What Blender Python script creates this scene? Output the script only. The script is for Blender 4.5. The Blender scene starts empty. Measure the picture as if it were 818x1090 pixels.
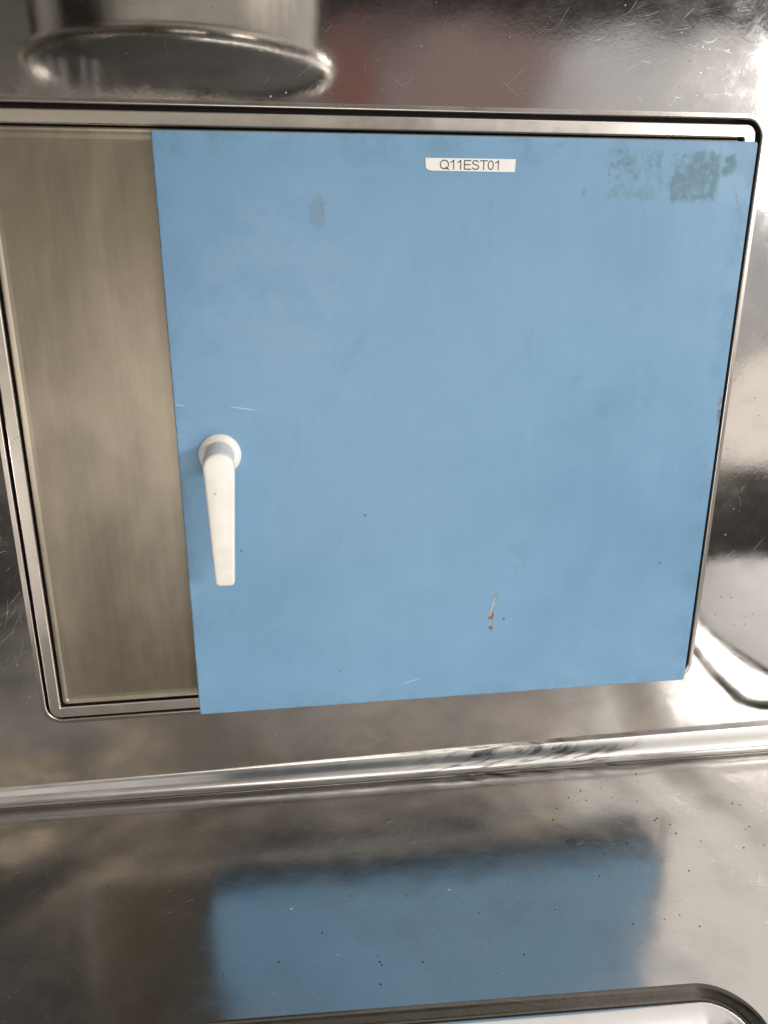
import bpy, bmesh, math, random
from mathutils import Vector, Matrix
random.seed(7)
S = bpy.context.scene
COL = S.collection

# ------------------------------------------------------------------ camera
cam = bpy.data.cameras.new('camera')
cam.sensor_fit = 'HORIZONTAL'; cam.sensor_width = 36.0
cam.lens = 828.64 / 818.0 * 36.0
cam.clip_start = 0.01; cam.clip_end = 200
co = bpy.data.objects.new('camera', cam); COL.objects.link(co)
RX = Vector((0.991203, -0.132346, 0.000525))      # image right
RD = Vector((-0.041229, -0.312552, -0.949005))    # image down
RF = Vector((0.125761, 0.940636, -0.315259))       # forward
m3 = Matrix((RX, -RD, -RF)).transposed()
co.matrix_world = Matrix.Translation((0, -0.638, 0.485)) @ m3.to_4x4()
S.camera = co
S.view_settings.view_transform = 'Standard'; S.view_settings.look = 'None'
S.view_settings.exposure = 0.0; S.view_settings.gamma = 1.0
try:
    S.cycles.max_bounces = 10; S.cycles.glossy_bounces = 8; S.cycles.diffuse_bounces = 4
except Exception: pass


# ------------------------------------------------------------------ node helper
class N:
    def __init__(s, nt): s.nt = nt
    def node(s, t, **k):
        n = s.nt.nodes.new(t)
        for a, b in k.items(): setattr(n, a, b)
        return n
    def put(s, sock, v):
        if isinstance(v, bpy.types.NodeSocket): s.nt.links.new(v, sock)
        elif v is not None: sock.default_value = v
    def m(s, op, a, b=None, c=None, clamp=False):
        n = s.node('ShaderNodeMath', operation=op, use_clamp=clamp)
        s.put(n.inputs[0], a); s.put(n.inputs[1], b); s.put(n.inputs[2], c)
        return n.outputs[0]
    def add(s, a, b): return s.m('ADD', a, b)
    def sub(s, a, b): return s.m('SUBTRACT', a, b)
    def mul(s, a, b): return s.m('MULTIPLY', a, b)
    def mx(s, a, b): return s.m('MAXIMUM', a, b)
    def ss(s, v, a, b, lo=0.0, hi=1.0):
        n = s.node('ShaderNodeMapRange', interpolation_type='SMOOTHSTEP')
        s.put(n.inputs[0], v); n.inputs[1].default_value = a; n.inputs[2].default_value = b
        n.inputs[3].default_value = lo; n.inputs[4].default_value = hi
        return n.outputs[0]
    def band(s, v, a, b, e): return s.mul(s.ss(v, a - e, a + e), s.ss(v, b - e, b + e, 1.0, 0.0))
    def mix(s, f, a, b, mode='MIX'):
        n = s.node('ShaderNodeMix', data_type='RGBA', blend_type=mode)
        s.put(n.inputs[0], f)
        for i, v in ((6, a), (7, b)):
            if isinstance(v, (tuple, list)) and len(v) == 3: v = (*v, 1)
            s.put(n.inputs[i], v)
        return n.outputs[2]
    def noise(s, vec, scale, detail=3, rough=0.55, dist=0.0):
        n = s.node('ShaderNodeTexNoise'); s.put(n.inputs['Vector'], vec)
        n.inputs['Scale'].default_value = scale; n.inputs['Detail'].default_value = detail
        n.inputs['Roughness'].default_value = rough; n.inputs['Distortion'].default_value = dist
        return n.outputs[0]
    def mapv(s, vec, rot=(0, 0, 0), sc=(1, 1, 1), loc=(0, 0, 0)):
        n = s.node('ShaderNodeMapping'); s.put(n.inputs[0], vec)
        n.inputs['Location'].default_value = loc; n.inputs['Rotation'].default_value = rot; n.inputs['Scale'].default_value = sc
        return n.outputs[0]
    def xyz(s, vec):
        n = s.node('ShaderNodeSeparateXYZ'); s.put(n.inputs[0], vec); return n.outputs
    def bump(s, h, dist, strength=1.0, nrm=None):
        n = s.node('ShaderNodeBump'); n.inputs['Distance'].default_value = dist
        n.inputs['Strength'].default_value = strength; s.put(n.inputs['Height'], h); s.put(n.inputs['Normal'], nrm)
        return n.outputs[0]
    def voro(s, vec, scale, feat='F1'):
        n = s.node('ShaderNodeTexVoronoi', feature=feat); s.put(n.inputs['Vector'], vec)
        n.inputs['Scale'].default_value = scale; return n.outputs[0]


def material(name):
    mt = bpy.data.materials.new(name); mt.use_nodes = True
    mt.node_tree.nodes.clear(); n = N(mt.node_tree)
    o = n.node('ShaderNodeOutputMaterial'); p = n.node('ShaderNodeBsdfPrincipled')
    n.nt.links.new(p.outputs[0], o.inputs[0])
    tc = n.node('ShaderNodeTexCoord').outputs['Object']
    return mt, n, p, tc


# ------------------------------------------------------------------ world: the dim room the polished steel mirrors
W = bpy.data.worlds.new('World'); S.world = W; W.use_nodes = True
W.node_tree.nodes.clear(); n = N(W.node_tree)
wo = n.node('ShaderNodeOutputWorld'); bg = n.node('ShaderNodeBackground'); n.nt.links.new(bg.outputs[0], wo.inputs[0])
d = n.node('ShaderNodeTexCoord').outputs['Generated']
x, y, z = n.xyz(d)
ny = n.mx(n.mul(y, -1.0), 0.03)
u = n.m('DIVIDE', x, ny); v = n.m('DIVIDE', z, ny)
big = n.noise(d, 3.0, 3); fine = n.noise(d, 9.0, 4)
c = n.mix(n.ss(fine, 0.3, 0.7), (0.075, 0.066, 0.058), (0.15, 0.135, 0.12))
c = n.mix(n.mul(n.band(v, -0.13, 0.148, 0.03), n.ss(u, 0.10, 0.02)), c, (0.80, 0.71, 0.57))             # warm glow added at left to brighten the frame and inner panel
c = n.mix(n.mul(n.band(v, 0.05, 0.25, 0.012), n.ss(u, 0.06, 0.12)), c, n.mix(n.ss(u, 0.1, 0.62), (0.22, 0.20, 0.20), (0.85, 0.82, 0.80)))
c = n.mix(n.mul(n.band(v, 0.05, 0.25, 0.012), n.band(u, 0.07, 0.14, 0.012)), c, (0.23, 0.115, 0.10))
c = n.mix(n.mul(n.band(v, 0.05, 0.25, 0.012), n.band(u, 0.16, 0.33, 0.03)), c, (0.30, 0.215, 0.195))  # reddish post
c = n.mix(n.band(v, 0.252, 0.42, 0.012), c, (0.030, 0.028, 0.027))                                  # dark beam
c = n.mix(n.mul(n.band(v, -0.30, 0.02, 0.02), n.ss(u, 0.44, 0.60)), c, (1.15, 1.06, 0.94))                # pale wall at right
c = n.mix(n.mul(n.band(v, -0.10, 0.12, 0.01), n.ss(u, 0.48, 0.56)), c, (0.85, 0.82, 0.79))
arcv = n.sub(v, n.sub(n.mul(u, 0.95), 0.765))
c = n.mix(n.mul(n.mul(n.ss(arcv, 0.0, 0.008), n.band(v, -0.26, 0.10, 0.01)), n.ss(u, 0.52, 0.56)), c, (0.55, 0.53, 0.52))
c = n.mix(n.mul(n.band(arcv, -0.004, 0.014, 0.004), n.mul(n.band(v, -0.24, -0.02, 0.01), n.ss(u, 0.56, 0.58))), c, (0.14, 0.13, 0.12))
c = n.mix(n.ss(v, -0.295, -0.305), c, (0.05, 0.045, 0.04))                                         # floor
ceil = n.mix(n.ss(big, 0.4, 0.6), (0.24, 0.228, 0.215), (0.68, 0.64, 0.59))
ceil = n.mix(n.ss(u, 0.05, 0.45), ceil, (0.75, 0.72, 0.69))
c = n.mix(n.ss(z, 0.36, 0.46), c, ceil)                                                              # ceiling
c = n.mix(n.mul(n.band(z, 0.555, 0.612, 0.010), n.mul(n.ss(fine, 0.42, 0.60), n.band(u, -0.5, 0.55, 0.1))), c, (1.7, 1.36, 0.92))  # warm patches added for the mottled highlights on the ledge
c = n.mix(n.mul(n.band(z, 0.620, 0.86, 0.008), n.ss(u, 0.66, 0.52)), c, n.mix(n.ss(fine, 0.4, 0.6), (0.035, 0.033, 0.030), (0.10, 0.094, 0.085)))
c = n.mix(n.mul(n.ss(z, 0.38, 0.50), n.ss(u, 0.32, 0.60)), c, (1.9, 1.83, 1.74))                        # bright end of the ceiling
c = n.mix(n.ss(z, 0.84, 0.92), c, (1.0, 0.97, 0.92))
n.put(bg.inputs[0], c); bg.inputs[1].default_value = 1.0


def area(name, loc, tgt, sx, sy, power, col):
    l = bpy.data.lights.new(name, 'AREA'); l.shape = 'RECTANGLE'; l.size = sx; l.size_y = sy
    l.energy = power; l.color = col
    o = bpy.data.objects.new(name, l); COL.objects.link(o); o.location = loc
    o.rotation_euler = (Vector(tgt) - Vector(loc)).to_track_quat('-Z', 'Y').to_euler()
    return o
area('window_light', (2.10, -1.86, 0.95), (0.1, 0, 0.25), 0.95, 0.5, 46, (1.0, 0.97, 0.93))
area('front_fill_light', (0.22, -1.75, 0.00), (0.06, 0, 0.2), 0.8, 0.45, 10.5, (1.0, 0.96, 0.90))  # added fill lamp low behind the camera, kept out of the mirrored view


# ------------------------------------------------------------------ mesh helpers
def link(name, bm, mats, parent=None, smooth=False):
    me = bpy.data.meshes.new(name); bm.normal_update(); bm.to_mesh(me); bm.free()
    for mt in (mats if isinstance(mats, (list, tuple)) else [mats]): me.materials.append(mt)
    o = bpy.data.objects.new(name, me); COL.objects.link(o)
    if parent: o.parent = parent
    for p in me.polygons: p.use_smooth = smooth
    return o
def empty(name, loc):
    o = bpy.data.objects.new(name, None); COL.objects.link(o); o.location = loc; return o
def tag(o, label=None, cat=None, kind=None, group=None):
    for k, v in (('label', label), ('category', cat), ('kind', kind), ('group', group)):
        if v: o[k] = v
    return o
def keep(child, par):
    """parent while keeping the child's vertices in world place"""
    child.parent = par; child.matrix_parent_inverse = Matrix.Translation(-par.location)
    return child
def rr(x0, x1, y0, y1, r, off=0.0, n=10):
    """rounded rectangle, counter-clockwise, grown by off"""
    x0 -= off; x1 += off; y0 -= off; y1 += off; r = max(r + off, 0.0004); P = []
    for cx, cy, a0 in ((x1 - r, y1 - r, 0), (x0 + r, y1 - r, 90), (x0 + r, y0 + r, 180), (x1 - r, y0 + r, 270)):
        for i in range(n + 1):
            a = math.radians(a0 + 90 * i / n); P.append((cx + r * math.cos(a), cy + r * math.sin(a)))
    return P
def rings(bm, loops, cap=False, mi=0):
    prev = None; out = []
    for L in loops:
        vs = [bm.verts.new(p) for p in L]; out.append(vs)
        if prev:
            k = len(vs)
            for i in range(k):
                f = bm.faces.new((prev[i], prev[(i + 1) % k], vs[(i + 1) % k], vs[i])); f.material_index = mi
        prev = vs
    if cap:
        f = bm.faces.new(prev); f.material_index = mi
    return out
def strip(bm, sections):
    prev = None
    for sct in sections:
        vs = [bm.verts.new(p) for p in sct]
        if prev:
            for i in range(len(vs) - 1): bm.faces.new((prev[i], prev[i + 1], vs[i + 1], vs[i]))
        prev = vs
def holed(bm, outer, inner):
    """flat sheet between two loops, filled"""
    es = []
    for L in (outer, inner):
        vs = [bm.verts.new(p) for p in L]
        es += [bm.edges.new((vs[i], vs[(i + 1) % len(vs)])) for i in range(len(vs))]
    bmesh.ops.triangle_fill(bm, edges=es, use_beauty=True)
def faceto(bm, d):
    bm.normal_update()
    bad = [f for f in bm.faces if f.normal.dot(Vector(d)) < 0]
    if bad: bmesh.ops.reverse_faces(bm, faces=bad)
def box(bm, a, b, bev=0.0, seg=2):
    r = bmesh.ops.create_cube(bm, size=1.0)['verts']
    for vv in r: vv.co = Vector([(a[i] + b[i]) / 2 + vv.co[i] * (b[i] - a[i]) for i in range(3)])
    if bev:
        es = list({e for vv in r for e in vv.link_edges})
        bmesh.ops.bevel(bm, geom=es, offset=bev, segments=seg, affect='EDGES', profile=0.5)
def tube(bm, p, r, sides=16, closed=False):
    p = [Vector(q) for q in p]; prev = None; first = None
    for i, q in enumerate(p):
        t = (p[min(i + 1, len(p) - 1)] - p[max(i - 1, 0)]).normalized()
        a = t.cross(Vector((0.03, 0.02, 1)) if abs(t.z) < 0.9 else Vector((1, 0, 0))).normalized(); b = t.cross(a)
        rad = r[i] if isinstance(r, (list, tuple)) else r
        vs = [bm.verts.new(q + (a * math.cos(2 * math.pi * k / sides) + b * math.sin(2 * math.pi * k / sides)) * rad) for k in range(sides)]
        if prev:
            for k in range(sides): bm.faces.new((prev[k], prev[(k + 1) % sides], vs[(k + 1) % sides], vs[k]))
        else: first = vs
        prev = vs
    bm.faces.new(first); bm.faces.new(prev)


# ------------------------------------------------------------------ materials
def steel(name, tint=(0.62, 0.59, 0.555), rough=0.10, wave=0.0006, wscale=7, scr=0.5, axes='xz', dirt=0.5, specks=0.6, dull=0.0, extra=None):
    """polished stainless steel: slight buckling, smudges, hair scratches, specks"""
    mt, n, p, tc = material(name)
    if axes == 'xz': tc2 = n.mapv(tc, rot=(math.radians(90), 0, 0))
    else: tc2 = tc
    lo = n.noise(tc, wscale, 2, 0.4)
    smu = n.noise(n.mapv(tc, sc=(1, 1.0, 1.4)), 14, 6, 0.62)
    blot = n.noise(tc, 4.0, 4, 0.6, 0.6)
    col = n.mix(n.mul(n.ss(smu, 0.45, 0.75), dirt), tint, tuple(q * 0.72 for q in tint))
    s_all = None
    for k, (ang, dens) in enumerate(((12, 0.70), (-28, 0.71), (63, 0.725), (-55, 0.74), (35, 0.73))):
        mv = n.mapv(n.mapv(tc2, rot=(0, 0, math.radians(ang))), sc=(9, 1500, 9), loc=(k * 3.3, k * 1.7, 0))
        g = n.ss(n.noise(mv, 1.0, 1, 0.4, 0.0), dens - 0.16, dens + 0.06)
        g = n.mul(g, n.ss(n.noise(n.mapv(tc2, loc=(k * 5.1, 3.3, k)), 34, 2), 0.47, 0.60))
        s_all = g if s_all is None else n.mx(s_all, g)
    msk = n.ss(blot, 0.34, 0.70, 0.25, 1.0)
    s_all = n.mul(s_all, n.mul(msk, scr))
    sp = n.voro(tc, 95); rnd = n.noise(tc, 40, 1)
    spk = n.mul(n.ss(sp, 0.05, 0.10, 1, 0), n.ss(rnd, 0.60, 0.63))
    col = n.mix(n.mul(spk, specks), col, (0.02, 0.018, 0.015))
    col = n.mix(n.mul(s_all, 0.22), col, (0.85, 0.83, 0.80))
    sp2 = n.voro(n.mapv(tc, loc=(3, 7, 1)), 130); rn2 = n.noise(n.mapv(tc, loc=(9, 2, 4)), 55, 1)
    wsp = n.mul(n.ss(sp2, 0.05, 0.09, 1, 0), n.ss(rn2, 0.60, 0.62))
    col = n.mix(n.mul(wsp, 0.8), col, (1.0, 0.98, 0.95))
    n.put(p.inputs['Base Color'], col); p.inputs['Metallic'].default_value = 1.0
    r = n.add(n.mul(n.ss(smu, 0.35, 0.75), 0.03 + 0.4 * rough), rough)
    r = n.add(r, n.mul(n.ss(n.noise(tc, 60, 5, 0.7), 0.45, 0.7), 0.03))
    r = n.add(r, n.mul(s_all, 0.16)); r = n.add(r, n.mul(spk, 0.4))
    n.put(p.inputs['Roughness'], r)
    fb = n.noise(tc, 260, 3, 0.6)
    b = n.bump(lo, wave * 10)
    if extra == 'ledge':      # shallow pressed dimples and the swelling towards the corners
        X, Y, Z = n.xyz(tc); h = None
        for cx, cy, rad, hh in ((-0.232, -0.082, 0.050, 0.0010), (-0.040, -0.202, 0.007, 0.00008), (0.092, -0.156, 0.008, 0.00010), (0.143, -0.205, 0.010, 0.00010)):
            dx = n.sub(X, cx); dy = n.sub(Y, cy)
            q = n.mul(n.ss(n.m('SQRT', n.add(n.mul(dx, dx), n.mul(dy, dy))), 0.0, rad, 1, 0), hh)
            h = q if h is None else n.add(h, q)
        h = n.add(h, n.mul(n.ss(n.add(X, n.mul(Y, 0.25)), 0.335, 0.405), 0.0050))
        h = n.add(h, n.mul(n.ss(n.add(X, n.mul(Y, -0.4)), -0.15, -0.30), 0.0030))
        b = n.bump(h, 1.0, 1.0, b)
    if extra == 'wall':       # corner drawn in at the lower left
        X, Y, Z = n.xyz(tc)
        h = n.mul(n.ss(n.add(X, n.mul(Z, 0.55)), -0.09, -0.21), 0.0022)
        h = n.add(h, n.mul(n.ss(n.add(X, n.mul(Z, -0.10)), -0.235, -0.30), 0.002))
        b = n.bump(n.mul(h, n.ss(X, -0.15, -0.27)), 1.0, 1.0, b)
    if extra == 'bead':
        X, Y, Z = n.xyz(tc)
        sm = n.mul(n.band(X, 0.13, 0.33, 0.05), n.ss(n.noise(n.mapv(n.mapv(tc, rot=(0, math.radians(6), 0)), sc=(28, 1, 420)), 1.0, 3), 0.50, 0.62))
        col2 = n.mix(n.mul(sm, 0.8), col, (0.10, 0.09, 0.085)); n.put(p.inputs['Base Color'], col2)
    b = n.bump(fb, 0.000018, 1.0, b)
    b = n.bump(n.mul(s_all, -1.0), 0.000015, 1.0, b)
    n.put(p.inputs['Normal'], b)
    return mt

def brushed(name, tint=(0.32, 0.280, 0.222), rough=0.36):
    mt, n, p, tc = material(name)
    st = n.noise(n.mapv(tc, sc=(190, 10, 5)), 1.0, 4, 0.65)
    cl = n.noise(n.mapv(tc, sc=(1.8, 1, 0.8)), 8, 5, 0.6, 0.2)
    arc = n.noise(n.mapv(tc, rot=(0, math.radians(58), 0), sc=(25, 10, 520)), 1.0, 2, 0.5, 0.2)
    lf = n.noise(tc, 28, 6, 0.7)
    col = n.mix(n.ss(cl, 0.35, 0.68), tuple(q * 0.72 for q in tint), tint)
    col = n.mix(n.mul(n.ss(lf, 0.52, 0.7), 0.35), col, (0.30, 0.245, 0.17))
    col = n.mix(n.mul(n.ss(st, 0.35, 0.7), 0.12), col, (0.42, 0.38, 0.32))
    n.put(p.inputs['Base Color'], col); p.inputs['Metallic'].default_value = 1.0
    n.put(p.inputs['Roughness'], n.add(n.mul(cl, 0.15), rough - 0.05))
    try: p.inputs['Anisotropic'].default_value = 0.3
    except Exception: pass
    b = n.bump(st, 0.00002); b = n.bump(n.mul(arc, n.ss(cl, 0.45, 0.6)), 0.000015, 1.0, b)
    n.put(p.inputs['Normal'], b)
    return mt

def plain(name, col, rough, metal=0.0, var=0.15, sc=40, coat=0.0):
    mt, n, p, tc = material(name)
    a = n.noise(tc, sc, 5, 0.6)
    n.put(p.inputs['Base Color'], n.mix(n.ss(a, 0.3, 0.7), tuple(q * (1 - var) for q in col), col))
    n.put(p.inputs['Roughness'], n.add(n.mul(a, 0.12), rough - 0.06)); p.inputs['Metallic'].default_value = metal
    n.put(p.inputs['Normal'], n.bump(n.noise(tc, sc * 6, 3), 0.00005))
    return mt

def door_paint():
    mt, n, p, tc = material('blue_door_paint')
    x, y, z = n.xyz(tc)
    wx = n.mul(n.sub(n.noise(tc, 130, 5, 0.7), 0.5), 0.017); wz = n.mul(n.sub(n.noise(n.mapv(tc, loc=(5, 5, 5)), 130, 5, 0.7), 0.5), 0.017)
    X = n.add(x, wx); Z = n.add(z, wz)
    base = (0.18, 0.35, 0.54)
    cl = n.noise(tc, 6, 5, 0.6, 0.3); fi = n.noise(tc, 45, 5, 0.65)
    col = n.mix(n.ss(cl, 0.3, 0.7), (0.150, 0.298, 0.462), (0.190, 0.350, 0.530))
    col = n.mix(n.mul(n.ss(fi, 0.55, 0.75), 0.16), col, (0.145, 0.27, 0.405))
    # chalky wiped area at upper left, darker rubbing below the lever
    def blob(cx, cz, rx, rz, soft=0.5):
        dx = n.m('DIVIDE', n.sub(X, cx), rx); dz = n.m('DIVIDE', n.sub(Z, cz), rz)
        return n.ss(n.m('SQRT', n.add(n.mul(dx, dx), n.mul(dz, dz))), 1 - soft, 1 + soft, 1.0, 0.0)
    col = n.mix(n.mul(blob(0.005, 0.465, 0.065, 0.075, 0.7), n.mul(n.ss(fi, 0.3, 0.7), 0.40)), col, (0.28, 0.40, 0.56))
    stv = n.noise(n.mapv(tc, sc=(70, 1, 7)), 1.0, 4)
    col = n.mix(n.mul(n.band(z, 0.14, 0.53, 0.05), n.mul(n.ss(stv, 0.52, 0.75), 0.07)), col, (0.34, 0.50, 0.68))
    col = n.mix(n.mul(blob(-0.03, 0.18, 0.05, 0.03, 0.7), n.mul(n.ss(fi, 0.4, 0.65), 0.28)), col, (0.14, 0.27, 0.42))
    # green glue left by two removed stickers
    g1 = n.noise(tc, 130, 5, 0.7); g2 = n.noise(tc, 42, 4, 0.6)
    def patch(x0, x1, z0, z1, a, b, w=0.0013):
        r = n.mul(n.band(X, x0, x1, w), n.band(Z, z0, z1, w))
        return n.mul(r, n.ss(n.add(n.mul(g1, 0.5), n.mul(g2, 0.5)), a, b))
    gl = n.mx(patch(0.2515, 0.2935, 0.539, 0.5592, 0.40, 0.56), n.mul(patch(0.2515, 0.2955, 0.5245, 0.542, 0.42, 0.60), 0.6))
    gl = n.mx(gl, n.mul(patch(0.232, 0.262, 0.524, 0.541, 0.52, 0.60), 0.7))
    gl = n.mx(gl, n.mul(patch(0.3015, 0.3400, 0.5237, 0.558, 0.41, 0.57, 0.0025), 1.0))
    gl = n.mx(gl, n.mul(patch(0.3425, 0.3510, 0.542, 0.5565, 0.40, 0.52, 0.002), 1.0))
    col = n.mix(n.mul(gl, 0.60), col, (0.115, 0.185, 0.170))
    # thumb smear
    col = n.mix(n.mul(blob(0.032, 0.5135, 0.0055, 0.0115, 0.35), 0.55), col, (0.17, 0.265, 0.35))
    col = n.mix(n.mul(blob(0.0358, 0.518, 0.0010, 0.009, 0.5), 0.4), col, (0.13, 0.20, 0.27))
    # small dark nicks
    vo = n.voro(tc, 30); rn = n.noise(tc, 21, 1)
    gr = n.noise(n.mapv(tc, sc=(1, 1, 0.7)), 20, 6, 0.72, 0.8)
    col = n.mix(n.mul(n.ss(gr, 0.56, 0.72), 0.20), col, (0.10, 0.19, 0.29))
    edg = n.mx(n.mx(n.ss(x, 0.345, 0.369), n.ss(z, 0.535, 0.566)), n.mx(n.ss(x, -0.066, -0.082), n.ss(z, 0.122, 0.101)))
    col = n.mix(n.mul(n.mul(edg, n.ss(fi, 0.42, 0.62)), 0.28), col, (0.10, 0.18, 0.25))
    nick = n.mul(n.ss(vo, 0.025, 0.05, 1, 0), n.ss(rn, 0.53, 0.56))
    col = n.mix(n.mul(nick, 0.75), col, (0.06, 0.10, 0.15))
    # rubbed dark line down the right edge near the stickers
    ln = n.mul(n.band(n.sub(X, n.mul(n.sub(0.537, z), 0.4)), 0.3516, 0.3526, 0.0006), n.band(z, 0.508, 0.534, 0.006))
    col = n.mix(n.mul(ln, 0.5), col, (0.10, 0.16, 0.22))
    # white hair scratches above the lever
    sx = n.add(z, n.mul(x, 0.17))
    s1 = n.mul(n.band(sx, 0.3658, 0.3662, 0.0003), n.band(x, -0.038, -0.018, 0.003))
    s2 = n.mul(n.band(sx, 0.3612, 0.3616, 0.0003), n.band(x, -0.0805, -0.0735, 0.002))
    s3 = n.mul(n.band(n.sub(z, n.mul(x, 0.25)), 0.0935, 0.0942, 0.0004), n.band(x, 0.10, 0.112, 0.003))
    ss_ = n.mx(n.mx(s1, s2), n.mul(s3, 0.6))
    col = n.mix(n.mul(ss_, n.mul(n.ss(fi, 0.3, 0.5), 0.8)), col, (0.75, 0.82, 0.88))
    # chip down to the primer and rust at lower middle
    bend = n.mul(n.m('POWER', n.mx(n.sub(z, 0.180), 0.0), 2.0), 9.5)
    xc = n.sub(n.add(x, n.mul(wx, 0.20)), bend)
    chip = n.mul(n.band(xc, 0.1758, 0.1782, 0.0008), n.band(z, 0.167, 0.199, 0.003))
    chipo = n.mul(n.band(xc, 0.1748, 0.1792, 0.0008), n.band(z, 0.165, 0.201, 0.003))
    col = n.mix(n.mul(chipo, n.mul(n.ss(g1, 0.42, 0.52), 0.75)), col, (0.20, 0.20, 0.20))
    col = n.mix(n.mul(chip, 0.5), col, (0.42, 0.50, 0.55))
    for cx, cz, rx, rz in ((0.1766, 0.1790, 0.0024, 0.0026), (0.1768, 0.1690, 0.0022, 0.0022), (0.1778, 0.1815, 0.001, 0.003)):
        dx = n.m('DIVIDE', n.sub(n.add(x, n.mul(wx, 0.3)), cx), rx); dz = n.m('DIVIDE', n.sub(n.add(z, n.mul(wz, 0.3)), cz), rz)
        rb = n.ss(n.m('SQRT', n.add(n.mul(dx, dx), n.mul(dz, dz))), 0.7, 1.2, 1.0, 0.0)
        col = n.mix(n.mul(rb, 0.85), col, (0.27, 0.12, 0.06))
        rb2 = n.ss(n.m('SQRT', n.add(n.mul(dx, dx), n.mul(dz, dz))), 0.25, 0.6, 1.0, 0.0)
        col = n.mix(n.mul(rb2, 0.8), col, (0.07, 0.035, 0.02))
    # rust at the right-hand edge
    re = n.mul(n.mul(n.ss(x, 0.3635, 0.3675), n.band(z, 0.350, 0.370, 0.005)), n.ss(g1, 0.46, 0.54))
    col = n.mix(n.mul(re, 0.9), col, (0.17, 0.085, 0.045))
    ed = n.mul(n.mx(n.ss(z, 0.1029, 0.1016), n.ss(x, -0.0796, -0.0810)), n.ss(g1, 0.47, 0.55))
    col = n.mix(n.mul(ed, 0.55), col, (0.10, 0.15, 0.20))
    n.put(p.inputs['Base Color'], col)
    n.put(p.inputs['Roughness'], n.add(n.add(n.mul(fi, 0.18), n.mul(n.ss(cl, 0.35, 0.65), 0.14)), n.add(0.30, n.mul(gl, 0.25))))
    p.inputs['Specular IOR Level'].default_value = 0.38
    b = n.bump(n.noise(tc, 5, 2), 0.006)
    b = n.bump(n.noise(tc, 420, 3), 0.00005, 1.0, b); b = n.bump(gl, 0.0001, 1.0, b); b = n.bump(chip, -0.0002, 1.0, b)
    n.put(p.inputs['Normal'], b)
    return mt

M_wall = steel('polished_steel_wall', tint=(0.64, 0.615, 0.595), rough=0.065, wave=0.0002, wscale=6, scr=0.15, extra='wall', axes='xz', dirt=0.25, specks=0.3, dull=0.8)
M_ledge = steel('scratched_steel_ledge', tint=(0.49, 0.475, 0.46), rough=0.15, wave=0.00035, wscale=8, scr=0.6, extra='ledge', axes='xy', dirt=0.55, specks=0.9)
M_bead = steel('steel_bead', tint=(0.62, 0.60, 0.58), rough=0.30, wave=0.0002, scr=0.3, extra='bead', axes='xz', dirt=0.3, specks=0.5)
M_bright = steel('bright_rim_steel', tint=(0.70, 0.68, 0.66), rough=0.16, wave=0.0002, scr=0.4, axes='xy', dirt=0.3, specks=0.5)
M_frame = steel('frame_steel', tint=(0.60, 0.565, 0.52), rough=0.26, wave=0.0001, scr=0.2, axes='xz', dirt=0.5, specks=0.2)
M_panel = brushed('brushed_steel_panel')
M_door = door_paint()
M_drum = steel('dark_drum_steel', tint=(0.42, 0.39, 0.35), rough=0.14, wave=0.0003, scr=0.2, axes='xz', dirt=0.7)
M_rim = steel('shade_tinted_rim_steel', tint=(0.12, 0.108, 0.095), rough=0.22, wave=0.0002, scr=0.4, axes='xy', dirt=0.6)  # tint darkened to stand in for the dim reflection in the rim's curve
M_lip = steel('lip_steel', tint=(0.36, 0.33, 0.30), rough=0.26, wave=0.0001, scr=0.2, dirt=0.5)
M_gap = plain('black_gap', (0.012, 0.010, 0.009), 0.6)
M_rubber = plain('black_rubber', (0.035, 0.030, 0.025), 0.62, var=0.5, sc=120)
M_white = plain('white_plastic', (0.86, 0.83, 0.77), 0.38, var=0.10, sc=60)
def lever_marks():
    n = N(M_white.node_tree); p = [q for q in n.nt.nodes if q.type == 'BSDF_PRINCIPLED'][0]
    tc = [q for q in n.nt.nodes if q.type == 'TEX_COORD'][0].outputs['Object']; x, y, z = n.xyz(tc)
    old = p.inputs['Base Color'].links[0].from_socket
    w_ = n.mul(n.sub(n.noise(tc, 500, 3), 0.5), 0.002)
    dx = n.sub(n.add(x, w_), -0.0514); dz = n.sub(n.sub(z, w_), 0.3150)
    pit = n.ss(n.m('SQRT', n.add(n.mul(dx, dx), n.mul(dz, dz))), 0.0006, 0.0016, 1, 0)
    c = n.mix(n.mul(pit, 0.55), old, (0.30, 0.27, 0.24))
    gri = n.mul(n.ss(n.noise(tc, 55, 5, 0.7), 0.55, 0.75), 0.25)
    n.put(p.inputs['Base Color'], n.mix(gri, c, (0.66, 0.60, 0.50)))
lever_marks()
M_neck = plain('grey_white_plastic', (0.62, 0.62, 0.61), 0.45, var=0.06, sc=90)
M_label = plain('white_label_film', (0.82, 0.80, 0.77), 0.45, var=0.04, sc=60)
M_ink = plain('grey_black_ink', (0.07, 0.065, 0.06), 0.6, var=0.1)
M_mat = plain('brown_grey_mat', (0.17, 0.155, 0.14), 0.45, var=0.2, sc=20)
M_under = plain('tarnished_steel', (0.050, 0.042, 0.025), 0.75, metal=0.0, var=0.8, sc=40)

# ------------------------------------------------------------------ the setting: wall, bead, ledge
OX0, OX1, OZ0, OZ1, ORAD = -0.2188, 0.3895, 0.0870, 0.5860, 0.014
def xz(P, y): return [(a, y, b) for a, b in P]

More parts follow.
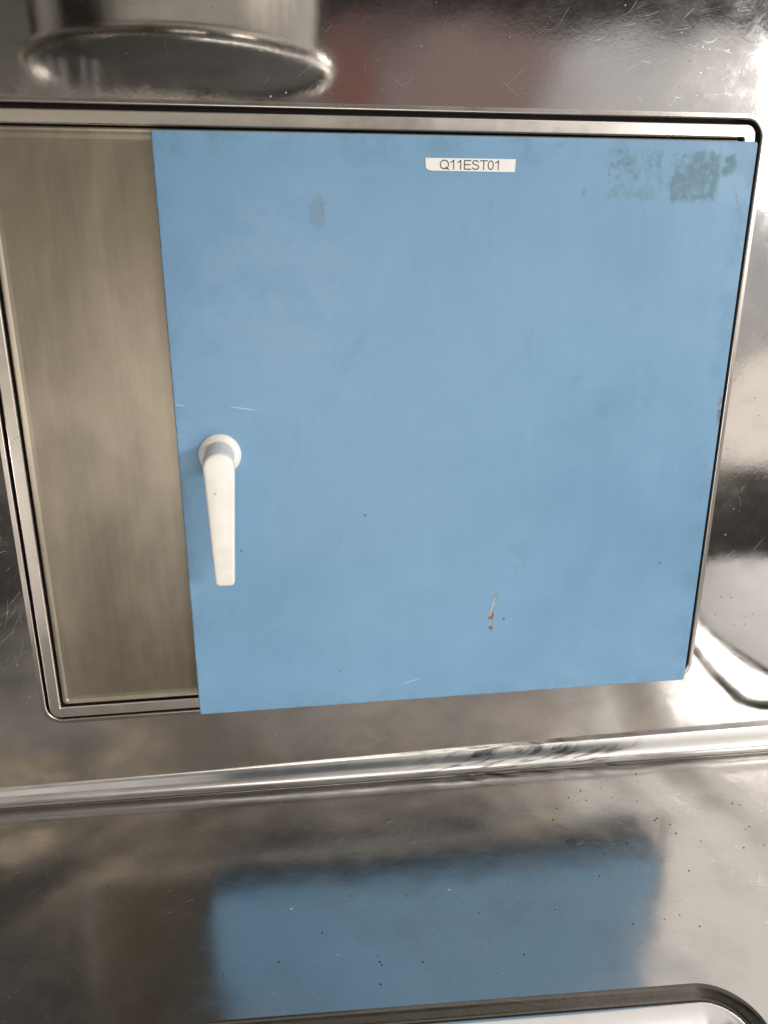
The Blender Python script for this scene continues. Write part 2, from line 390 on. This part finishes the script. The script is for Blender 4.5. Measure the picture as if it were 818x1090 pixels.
bm = bmesh.new()
holed(bm, [(-0.43, 0, 0.0205), (0.585, 0, 0.0205), (0.585, 0, 1.0), (-0.43, 0, 1.0)], xz(rr(OX0, OX1, OZ0, OZ1, ORAD, 0.004), 0))
faceto(bm, (0, -1, 0))
wall = tag(link('wall', bm, M_wall), kind='structure')
bm = bmesh.new()     # lip pressed round the opening, turning into the gap
prof = [(0.004, 0.0), (0.0020, -0.0000), (0.0012, -0.0001), (0.0005, 0.0), (0.0, 0.0004), (-0.0002, 0.001), (-0.0002, 0.012)]
rings(bm, [xz(rr(OX0, OX1, OZ0, OZ1, ORAD, o), y) for o, y in prof])
keep(link('opening_lip', bm, M_lip, smooth=True), wall)

def by(x): return min(0.0, -0.0155 * (x + 0.27))      # the bead runs a little off parallel
bm = bmesh.new()
prof = [(0.0, 0.0205), (-0.0003, 0.0185), (-0.0012, 0.0172)]
for k in range(0, 13):
    a = math.radians(75 - k * 165 / 12)
    prof.append((-0.0012 - 0.0078 * math.cos(a), 0.0084 + 0.0080 * math.sin(a)))

secs = []
for i in range(90):
    xx = -0.43 + 1.015 * i / 89
    secs.append([(xx, (py + by(xx) if j > 1 else py), pz) for j, (py, pz) in enumerate(prof)])
strip(bm, secs); faceto(bm, (0, -1, 0.3))
tag(link('wall_foot_bead', bm, M_bead, smooth=True), kind='structure')

M_hair = plain('bright_scratch_steel', (0.80, 0.78, 0.75), 0.30, metal=1.0, var=0.3, sc=60)
M_dark = plain('dirt_speck', (0.03, 0.025, 0.02), 0.8)
def hair(bm, P, wid, f):
    """a hair scratch: tapered ribbon through the points P (2-D), mapped into place by f"""
    k = len(P); L = []; R = []
    for i in range(k):
        t = (P[min(i + 1, k - 1)] - P[max(i - 1, 0)]).normalized(); nn = Vector((-t.y, t.x)) * wid * 0.5 * math.sin(math.pi * (i + 0.35) / (k - 0.3))
        L.append(bm.verts.new(f(P[i] + nn))); R.append(bm.verts.new(f(P[i] - nn)))
    for i in range(k - 1): bm.faces.new((L[i], L[i + 1], R[i + 1], R[i]))
def hairs(bm, num, region, ang, spread, ln, wid, f, rnd):
    for _ in range(num):
        cx = rnd.gauss(region[0], region[2]); cy = rnd.gauss(region[1], region[3])
        a = math.radians(rnd.gauss(ang, spread)); l = ln * math.exp(rnd.gauss(0, 0.55)); cur = rnd.gauss(0, 0.5)
        P = []; q = Vector((cx, cy)); k = 7
        for i in range(k):
            P.append(q.copy()); q = q + Vector((math.cos(a), math.sin(a))) * l / (k - 1); a += cur / k
        hair(bm, P, wid * rnd.uniform(0.4, 1.15), f)
def speck(bm, cx, cy, r0, f, rnd, mi=0):
    k = rnd.randint(5, 8)
    ff = bm.faces.new([bm.verts.new(f(Vector((cx + r0 * rnd.uniform(0.5, 1.2) * math.cos(2 * math.pi * i / k), cy + r0 * rnd.uniform(0.5, 1.2) * math.sin(2 * math.pi * i / k))))) for i in range(k)])
    ff.material_index = mi

# basin set into the ledge near the front
BA = math.radians(-2.7); BC = Vector((0.084, -0.3515))
bw, bh, brad = 0.216, 0.103, 0.036
def bas(off, z):
    out = []
    for a, b in rr(-bw, bw, -bh, bh, brad, off, 14):
        out.append((BC.x + a * math.cos(BA) - b * math.sin(BA), BC.y + a * math.sin(BA) + b * math.cos(BA), z))
    return out
def ledge_back(x): return -0.0012 + by(x)
bm = bmesh.new()
holed(bm, [(-0.43, -0.475, 0), (0.515, -0.475, 0), (0.515, ledge_back(0.515), 0), (-0.43, ledge_back(-0.43), 0)], bas(0, 0))
faceto(bm, (0, 0, 1))
ledge = tag(link('ledge', bm, M_ledge), kind='structure')
bm = bmesh.new()
prof = [(-0.43, 0)]
secs = [[(xx, -0.475 - 0.012 * math.sin(a), -0.012 + 0.012 * math.cos(a)) for a in [math.radians(q) for q in range(0, 181, 12)]] + [(xx, -0.475, -0.06)] for xx in (-0.43, 0.0, 0.585)]
strip(bm, secs); keep(link('front_roll', bm, M_bright, smooth=True), ledge)

bm = bmesh.new()
prof = [(-0.0092, -0.0058), (-0.0100, -0.0050), (-0.0112, -0.0044), (-0.0128, -0.0045), (-0.016, -0.0056),
        (-0.022, -0.0090), (-0.030, -0.0140), (-0.040, -0.0190), (-0.052, -0.0230), (-0.066, -0.0255), (-0.085, -0.0265)]
rings(bm, [bas(o, z) for o, z in prof], cap=True)
faceto(bm, (0, 0, 1))
BASIN = tag(link('basin', bm, M_bright, smooth=True), 'polished steel basin with a rounded corner sunk in the scratched ledge', 'basin')

bm = bmesh.new()
rings(bm, [bas(o, z) for o, z in ((0.0, 0.0), (-0.0012, -0.0002), (-0.0028, -0.0012), (-0.0045, -0.0030), (-0.0060, -0.0050), (-0.0072, -0.0062), (-0.0082, -0.0064), (-0.0092, -0.0058))])
faceto(bm, (0, 0, 1))
keep(link('rim', bm, M_rim, smooth=True), BASIN)

rnd = random.Random(11); cnt = [0]
def onl(q): cnt[0] += 1; return (q.x, q.y, 0.00004 + 0.00002 * ((cnt[0] // 14) % 6))
def inb(q): return True
bm = bmesh.new()
hairs(bm, 120, (0.05, -0.085, 0.09, 0.030), 18, 30, 0.020, 0.00016, onl, rnd)
hairs(bm, 70, (0.16, -0.075, 0.07, 0.025), 150, 20, 0.022, 0.00016, onl, rnd)
hairs(bm, 150, (0.26, -0.150, 0.05, 0.055), -22, 16, 0.020, 0.00015, onl, rnd)
hairs(bm, 70, (0.24, -0.120, 0.06, 0.050), 35, 25, 0.014, 0.00014, onl, rnd)
hairs(bm, 60, (-0.14, -0.090, 0.08, 0.050), 10, 50, 0.018, 0.00013, onl, rnd)
hairs(bm, 60, (0.02, -0.170, 0.13, 0.035), 20, 45, 0.018, 0.00014, onl, rnd)
hairs(bm, 10, (0.06, -0.150, 0.13, 0.060), 15, 30, 0.050, 0.00020, onl, rnd)
ok = [v for v in bm.verts if v.co.y > -0.004 or (v.co.y < -0.238 and v.co.x < 0.31)]
bmesh.ops.delete(bm, geom=ok, context='VERTS'); faceto(bm, (0, 0, 1))
keep(link('hair_scratches', bm, M_hair), ledge)
bm = bmesh.new()
for _ in range(70): speck(bm, rnd.uniform(-0.26, 0.42), rnd.uniform(-0.232, -0.022), rnd.choice((0.00035, 0.0005, 0.0007)), lambda q: (q.x, q.y, 0.00025), rnd, 0)
for _ in range(45): speck(bm, rnd.uniform(0.16, 0.42), rnd.uniform(-0.16, -0.030), rnd.choice((0.0004, 0.0006, 0.0009)), lambda q: (q.x, q.y, 0.00029), rnd, 0)
for _ in range(60): speck(bm, rnd.uniform(-0.26, 0.42), rnd.uniform(-0.232, -0.022), 0.00040, lambda q: (q.x, q.y, 0.00033), rnd, 1)
faceto(bm, (0, 0, 1))
keep(link('dirt_specks', bm, [M_dark, M_hair]), ledge)
# marks on the wall: above the door and on the strip under it
def onw(q): cnt[0] += 1; return (q.x, -0.00004 - 0.00002 * ((cnt[0] // 14) % 6), q.y)
bm = bmesh.new()
hairs(bm, 40, (0.30, 0.625, 0.06, 0.016), 10, 40, 0.010, 0.00013, onw, rnd)
hairs(bm, 30, (0.10, 0.620, 0.10, 0.014), 0, 40, 0.010, 0.00012, onw, rnd)
hairs(bm, 45, (0.05, 0.052, 0.13, 0.010), 12, 40, 0.008, 0.00013, onw, rnd)
hairs(bm, 30, (-0.24, 0.18, 0.010, 0.06), 60, 25, 0.014, 0.00013, onw, rnd)
hairs(bm, 16, (0.42, 0.33, 0.012, 0.10), 80, 25, 0.010, 0.00012, onw, rnd)
bad = [v for v in bm.verts if v.co.z < 0.024 or (-0.224 < v.co.x < 0.395 and 0.082 < v.co.z < 0.592)]
bmesh.ops.delete(bm, geom=bad, context='VERTS'); faceto(bm, (0, -1, 0))
keep(link('hair_scratches', bm, M_hair), wall)
bm = bmesh.new()
for _ in range(40): speck(bm, rnd.uniform(-0.25, 0.42), rnd.uniform(0.028, 0.078), rnd.choice((0.0003, 0.0005)), lambda q: (q.x, -0.0003, q.y), rnd, 1 if rnd.random() < 0.7 else 0)
for _ in range(50): speck(bm, rnd.uniform(-0.18, 0.40), rnd.uniform(0.600, 0.665), rnd.choice((0.0003, 0.0005)), lambda q: (q.x, -0.0003, q.y), rnd, 1 if rnd.random() < 0.7 else 0)
for _ in range(30): speck(bm, rnd.uniform(0.398, 0.45), rnd.uniform(0.10, 0.58), rnd.choice((0.0003, 0.0005)), lambda q: (q.x, -0.0003, q.y), rnd, 0)
faceto(bm, (0, -1, 0))
keep(link('dirt_specks', bm, [M_dark, M_hair]), wall)

# the deck to the right of the ledge (mirrored in the wall beside the door)
bm = bmesh.new()
strip(bm, [[(xx, -0.475, -0.0004), (xx, ledge_back(0.515) if xx < 0.6 else -0.03, -0.0004)] for xx in (0.515, 0.60)]); faceto(bm, (0, 0, 1))
deck = tag(link('side_deck', bm, M_ledge), kind='structure')
bm = bmesh.new()
P1 = [(0.60, -0.475), (0.585, -0.36), (0.574, -0.292), (0.567, -0.195), (0.577, -0.134), (0.60, -0.12), (0.70, -0.11)]
vs = [bm.verts.new((a, b, 0.0016)) for a, b in P1 + [(1.30, -0.10), (1.30, -0.475)]]
bm.faces.new(vs); faceto(bm, (0, 0, 1))
keep(link('mat', bm, M_mat), deck)
def seal(pts, rad, z, mat, name):
    q = []
    for i in range(len(pts) - 1):
        p0 = Vector(pts[max(i - 1, 0)]); p1 = Vector(pts[i]); p2 = Vector(pts[i + 1]); p3 = Vector(pts[min(i + 2, len(pts) - 1)])
        for k in range(8):
            t = k / 8; q.append(0.5 * ((2 * p1) + (p2 - p0) * t + (2 * p0 - 5 * p1 + 4 * p2 - p3) * t * t + (3 * p1 - p0 - 3 * p2 + p3) * t ** 3))
    q.append(Vector(pts[-1])); bm = bmesh.new()
    tube(bm, [(w.x, w.y, 0) for w in q], rad, 14)
    for vv in bm.verts: vv.co.z = vv.co.z * 0.45 + z
    return keep(link(name, bm, mat, smooth=True), deck)
seal([(0.60, -0.474), (0.55, -0.31), (0.521, -0.2015), (0.509, -0.095), (0.512, -0.078), (0.5335, -0.066), (0.60, -0.062), (0.90, -0.06)], 0.0075, 0.001, M_rubber, 'seal')
seal(P1 + [(1.30, -0.10)], 0.0048, 0.002, M_rubber, 'seal')
seal([(a - 0.006, b) for a, b in P1], 0.0014, 0.0016, M_bright, 'edge_trim')
seal([(0.575, -0.474), (0.556, -0.30), (0.548, -0.251), (0.545, -0.20), (0.556, -0.15), (0.57, -0.13)], 0.0014, 0.001, M_bright, 'edge_trim')
bm = bmesh.new()
strip(bm, [[(xx, -0.475 - 0.012 * math.sin(a), -0.012 + 0.0136 * math.cos(a)) for a in [math.radians(q) for q in range(0, 181, 12)]] + [(xx, -0.475, -0.06)] for xx in (0.586, 1.3)])
keep(link('front_roll', bm, M_bright, smooth=True), deck)
bm = bmesh.new()
vs = [bm.verts.new(q) for q in ((0.585, 0.0, 0.0), (1.3, 0, 0), (1.3, 0, 1.0), (0.585, 0, 1.0))]; bm.faces.new(vs); faceto(bm, (0, -1, 0))
keep(link('wall_panel', bm, M_wall), wall)
# left-hand upstand
bm = bmesh.new()
prof = [(-0.36, 0.0), (-0.372, 0.001), (-0.385, 0.006), (-0.398, 0.018), (-0.406, 0.035), (-0.41, 0.06), (-0.41, 0.30), (-0.413, 0.306), (-0.42, 0.308), (-0.43, 0.308)]
strip(bm, [[(px, yy, pz + 0.0012) for px, pz in prof] for yy in (-0.487, -0.25, 0.0)]); faceto(bm, (1, 0, 0.3))
tag(link('side_upstand', bm, M_wall, smooth=True), kind='structure')

# ------------------------------------------------------------------ cabinet: frame, inner panel, door
cab = tag(empty('cabinet', (0.09, 0, 0.0868)), 'recessed steel cabinet in a polished steel wall with a blue lever-handled door', 'cabinet')
bm = bmesh.new()
rings(bm, [xz(rr(OX0 + 0.0, OX1 - 0.0, OZ0 + 0.0, OZ1 - 0.0, ORAD, 0.006), 0.0121)], cap=True)
keep(link('backing', bm, M_gap), cab)
bm = bmesh.new()
fx0, fx1, fz0, fz1, fr = OX0 + 0.0026, OX1 - 0.0050, OZ0 + 0.0022, OZ1 - 0.0036, 0.009
prof = [(0, 0.012), (0, 0.0008), (-0.0005, 0.0001), (-0.0012, -0.0002), (-0.0088, -0.0002), (-0.0094, 0.0001), (-0.0099, 0.0009), (-0.0099, 0.012)]
rings(bm, [xz(rr(fx0, fx1, fz0, fz1, fr if o > -0.005 else 0.0105, o), y) for o, y in prof])
keep(link('frame', bm, M_frame), cab)
bm = bmesh.new()
g = 0.0118
prof = [(0, 0.012), (0, 0.0028), (-0.0006, 0.0016), (-0.0016, 0.0010), (-0.003, 0.0012), (-0.005, 0.0020), (-0.008, 0.0022)]
rings(bm, [xz(rr(fx0 + g, fx1 - g, fz0 + g, fz1 - g * 0.92, 0.0035 if o > -0.003 else 0.006, o), y) for o, y in prof], cap=True)
keep(link('inner_panel', bm, M_panel), cab)

DX0, DX1, DZ0, DZ1, DY = -0.0814, 0.3686, 0.1011, 0.5660, -0.0310
bm = bmesh.new()
prof = [(-0.0015, -0.006), (0, -0.006), (0, DY + 0.0012), (-0.0003, DY + 0.0004), (-0.0010, DY)]
L = [xz(rr(DX0, DX1, DZ0, DZ1, 0.0022, o, 4), y) for o, y in prof]
L.append(xz(rr(DX0, DX1, DZ0, DZ1, 0.0022, -0.006, 4), DY))
rr_ = rings(bm, L, cap=True)
bm.faces.new(list(reversed(rr_[0])))
bmesh.ops.recalc_face_normals(bm, faces=bm.faces)
door = keep(link('door', bm, M_door), cab)
def sub(o):
    o.parent = door; o.matrix_parent_inverse = Matrix.Translation(cab.location).inverted() if False else Matrix.Identity(4); return o

# white lever handle
HC = Vector((-0.0490, 0.3350))
bm = bmesh.new()
def disc(cx, cz, r, y): return [(cx + r * math.cos(2 * math.pi * k / 48), y, cz + r * math.sin(2 * math.pi * k / 48)) for k in range(48)]
rings(bm, [disc(HC.x, HC.y, r, y) for r, y in ((0.0165, DY), (0.0165, DY - 0.0012), (0.0158, DY - 0.0022), (0.0135, DY - 0.0042), (0.0115, DY - 0.0048))], cap=True)
sub(link('handle_rose', bm, M_white, smooth=True))
bm = bmesh.new()
rings(bm, [disc(HC.x, HC.y, r, y) for r, y in ((0.0118, DY - 0.004), (0.0112, DY - 0.006), (0.0110, DY - 0.030), (0.0108, DY - 0.031))], cap=True)
sub(link('handle_neck', bm, M_neck, smooth=True))
bm = bmesh.new()
# lever outline (x, z) : round head, straight right side, tapering left side
ax, az, ar = -0.0478, 0.3338, 0.0117
out = [(ax + ar * math.cos(math.radians(a)), az + ar * math.sin(math.radians(a))) for a in range(0, 187, 11)]
xl, xr, zb = -0.0564, -0.0414, 0.2378
out += [(ax - ar * 0.96 + (xl - ax + ar * 0.96) * t, az - 0.004 + (zb + 0.003 - az + 0.004) * t) for t in (0.05, 0.25, 0.5, 0.75, 1.0)]
out += [(xl + 0.0015, zb + 0.0006), (xl + 0.0035, zb), (xr - 0.0035, zb), (xr - 0.0010, zb + 0.0006), (xr, zb + 0.003)]
out += [(xr + (ax + ar - xr) * t, zb + 0.003 + (az - 0.004 - zb - 0.003) * t) for t in (0.25, 0.5, 0.75, 0.97)]
cxm = sum(p[0] for p in out) / len(out)
def lev(y, k, cv=0.0):
    res = []
    for a, b in out:
        t = (az - b) / (az - zb); c0 = ax + (((xl + xr) / 2) - ax) * max(0, min(1, t))
        wz = az if b > az else b
        dx = a - c0; bb = b - (b - az) * 0 if b <= az else az + (b - az) * k
        if t > 0.97: bb = b + (1 - k) * 0.010
        res.append((c0 + dx * k, y + cv * t * t, bb))
    return res
YF = DY - 0.0415
rings(bm, [lev(YF + 0.013, 0.90, 0.004), lev(YF + 0.011, 0.97, 0.004), lev(YF + 0.009, 1.0, 0.004), lev(YF + 0.003, 0.99, 0.004), lev(YF + 0.0012, 0.95, 0.004), lev(YF + 0.0003, 0.86, 0.004), lev(YF, 0.74, 0.004)], cap=True)
f0 = [vv for vv in bm.verts][:len(out)]
bm.faces.new(list(reversed(f0)))
bmesh.ops.recalc_face_normals(bm, faces=bm.faces)
lever = link('handle_lever', bm, M_white, smooth=True); sub(lever)

# printed label Q11EST01, lower left corner torn
lx0, lx1, lz0, lz1 = 0.1112, 0.1788, 0.5422, 0.5509
bm = bmesh.new()
pts = [(lx0 + 0.0050, lz0 + 0.0002), (lx1 - 0.0003, lz0 - 0.0001), (lx1, lz1), (lx0, lz1), (lx0 + 0.0004, lz0 + 0.0026), (lx0 + 0.0016, lz0 + 0.0010), (lx0 + 0.0030, lz0 + 0.0006)]
rings(bm, [xz(pts, DY - 0.00002), xz(pts, DY - 0.0004)], cap=True)
def arcp(cx, cz, rx, rz, a0, a1, k=18):
    return [(cx + rx * math.cos(math.radians(a0 + (a1 - a0) * i / k)), cz + rz * math.sin(math.radians(a0 + (a1 - a0) * i / k))) for i in range(k + 1)]
GL = {   # glyphs as pen strokes in a box 1 high
 'Q': (0.78, [arcp(0.37, 0.5, 0.33, 0.46, 0, 360), [(0.46, 0.22), (0.74, -0.04)]]),
 '1': (0.56, [[(0.10, 0.74), (0.22, 0.82), (0.32, 0.97), (0.34, 0.97), (0.34, 0.0)]]),
 'E': (0.67, [[(0.60, 0.96), (0.09, 0.96), (0.09, 0.04), (0.62, 0.04)], [(0.09, 0.52), (0.56, 0.52)]]),
 'S': (0.67, [arcp(0.32, 0.73, 0.24, 0.23, 20, 200, 12) + [(0.30, 0.53)] + arcp(0.32, 0.27, 0.26, 0.23, 65, -165, 14)]),
 'T': (0.61, [[(0.02, 0.96), (0.62, 0.96)], [(0.32, 0.96), (0.32, 0.0)]]),
 '0': (0.56, [arcp(0.28, 0.5, 0.21, 0.46, 0, 360)])}
word = 'Q11EST01'; total = sum(GL[q][0] for q in word) - 0.04
TX0, TX1, TZ0, TH = 0.1220, 0.1674, 0.54345, 0.0063
kx = (TX1 - TX0) / total; px = TX0; pen = 0.00040
for q in word:
    for st in GL[q][1]:
        P = [Vector((px + a * kx, TZ0 + b * TH)) for a, b in st]
        for i in range(len(P) - 1):
            t = (P[i + 1] - P[i]).normalized(); nn = Vector((-t.y, t.x)) * pen * 0.95; e = t * pen * 0.45
            lay = DY - 0.00050 - 0.000012 * (i % 3)
            f = bm.faces.new([bm.verts.new((w.x, lay, w.y)) for w in (P[i] - e + nn, P[i] - e - nn, P[i + 1] + e - nn, P[i + 1] + e + nn)])
            f.material_index = 1
    px += GL[q][0] * kx
sub(link('label', bm, [M_label, M_ink]))
for ch in list(door.children): ch.location = (0, 0, 0)

# ------------------------------------------------------------------ round housing hanging above (seen mirrored in the wall)
RC = Vector((-0.076, -0.20)); RR = 0.140; RZ = 0.645
drum = tag(empty('round_housing', (RC.x, RC.y, RZ)), 'round steel housing hanging above the ledge, mirrored in the wall over the door', 'housing')
def circ(r, z, k=72): return [(RC.x + r * math.cos(2 * math.pi * i / k), RC.y + r * math.sin(2 * math.pi * i / k), z) for i in range(k)]
bm = bmesh.new()
rings(bm, [circ(RR - 0.01, RZ + 0.30), circ(RR - 0.010, RZ + 0.012), circ(RR - 0.004, RZ + 0.010), circ(RR, RZ + 0.007), circ(RR + 0.001, RZ + 0.003), circ(RR - 0.001, RZ), circ(RR - 0.006, RZ - 0.001), circ(RR - 0.009, RZ + 0.002)])
keep(link('drum', bm, M_drum, smooth=True), drum)
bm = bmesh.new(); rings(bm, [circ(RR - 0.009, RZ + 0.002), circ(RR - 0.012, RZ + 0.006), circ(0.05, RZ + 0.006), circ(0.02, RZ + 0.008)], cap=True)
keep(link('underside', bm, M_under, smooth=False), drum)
for k in range(4):
    a = (-0.190, -0.183, -0.163, -0.156)[k]
    bm = bmesh.new(); tube(bm, [(a, -0.17 - 0.01 * (k % 2), RZ + 0.006), (a, -0.17 - 0.01 * (k % 2), RZ - 0.045)], 0.0022, 10)
    keep(link('rod', bm, M_bright, smooth=True), drum)
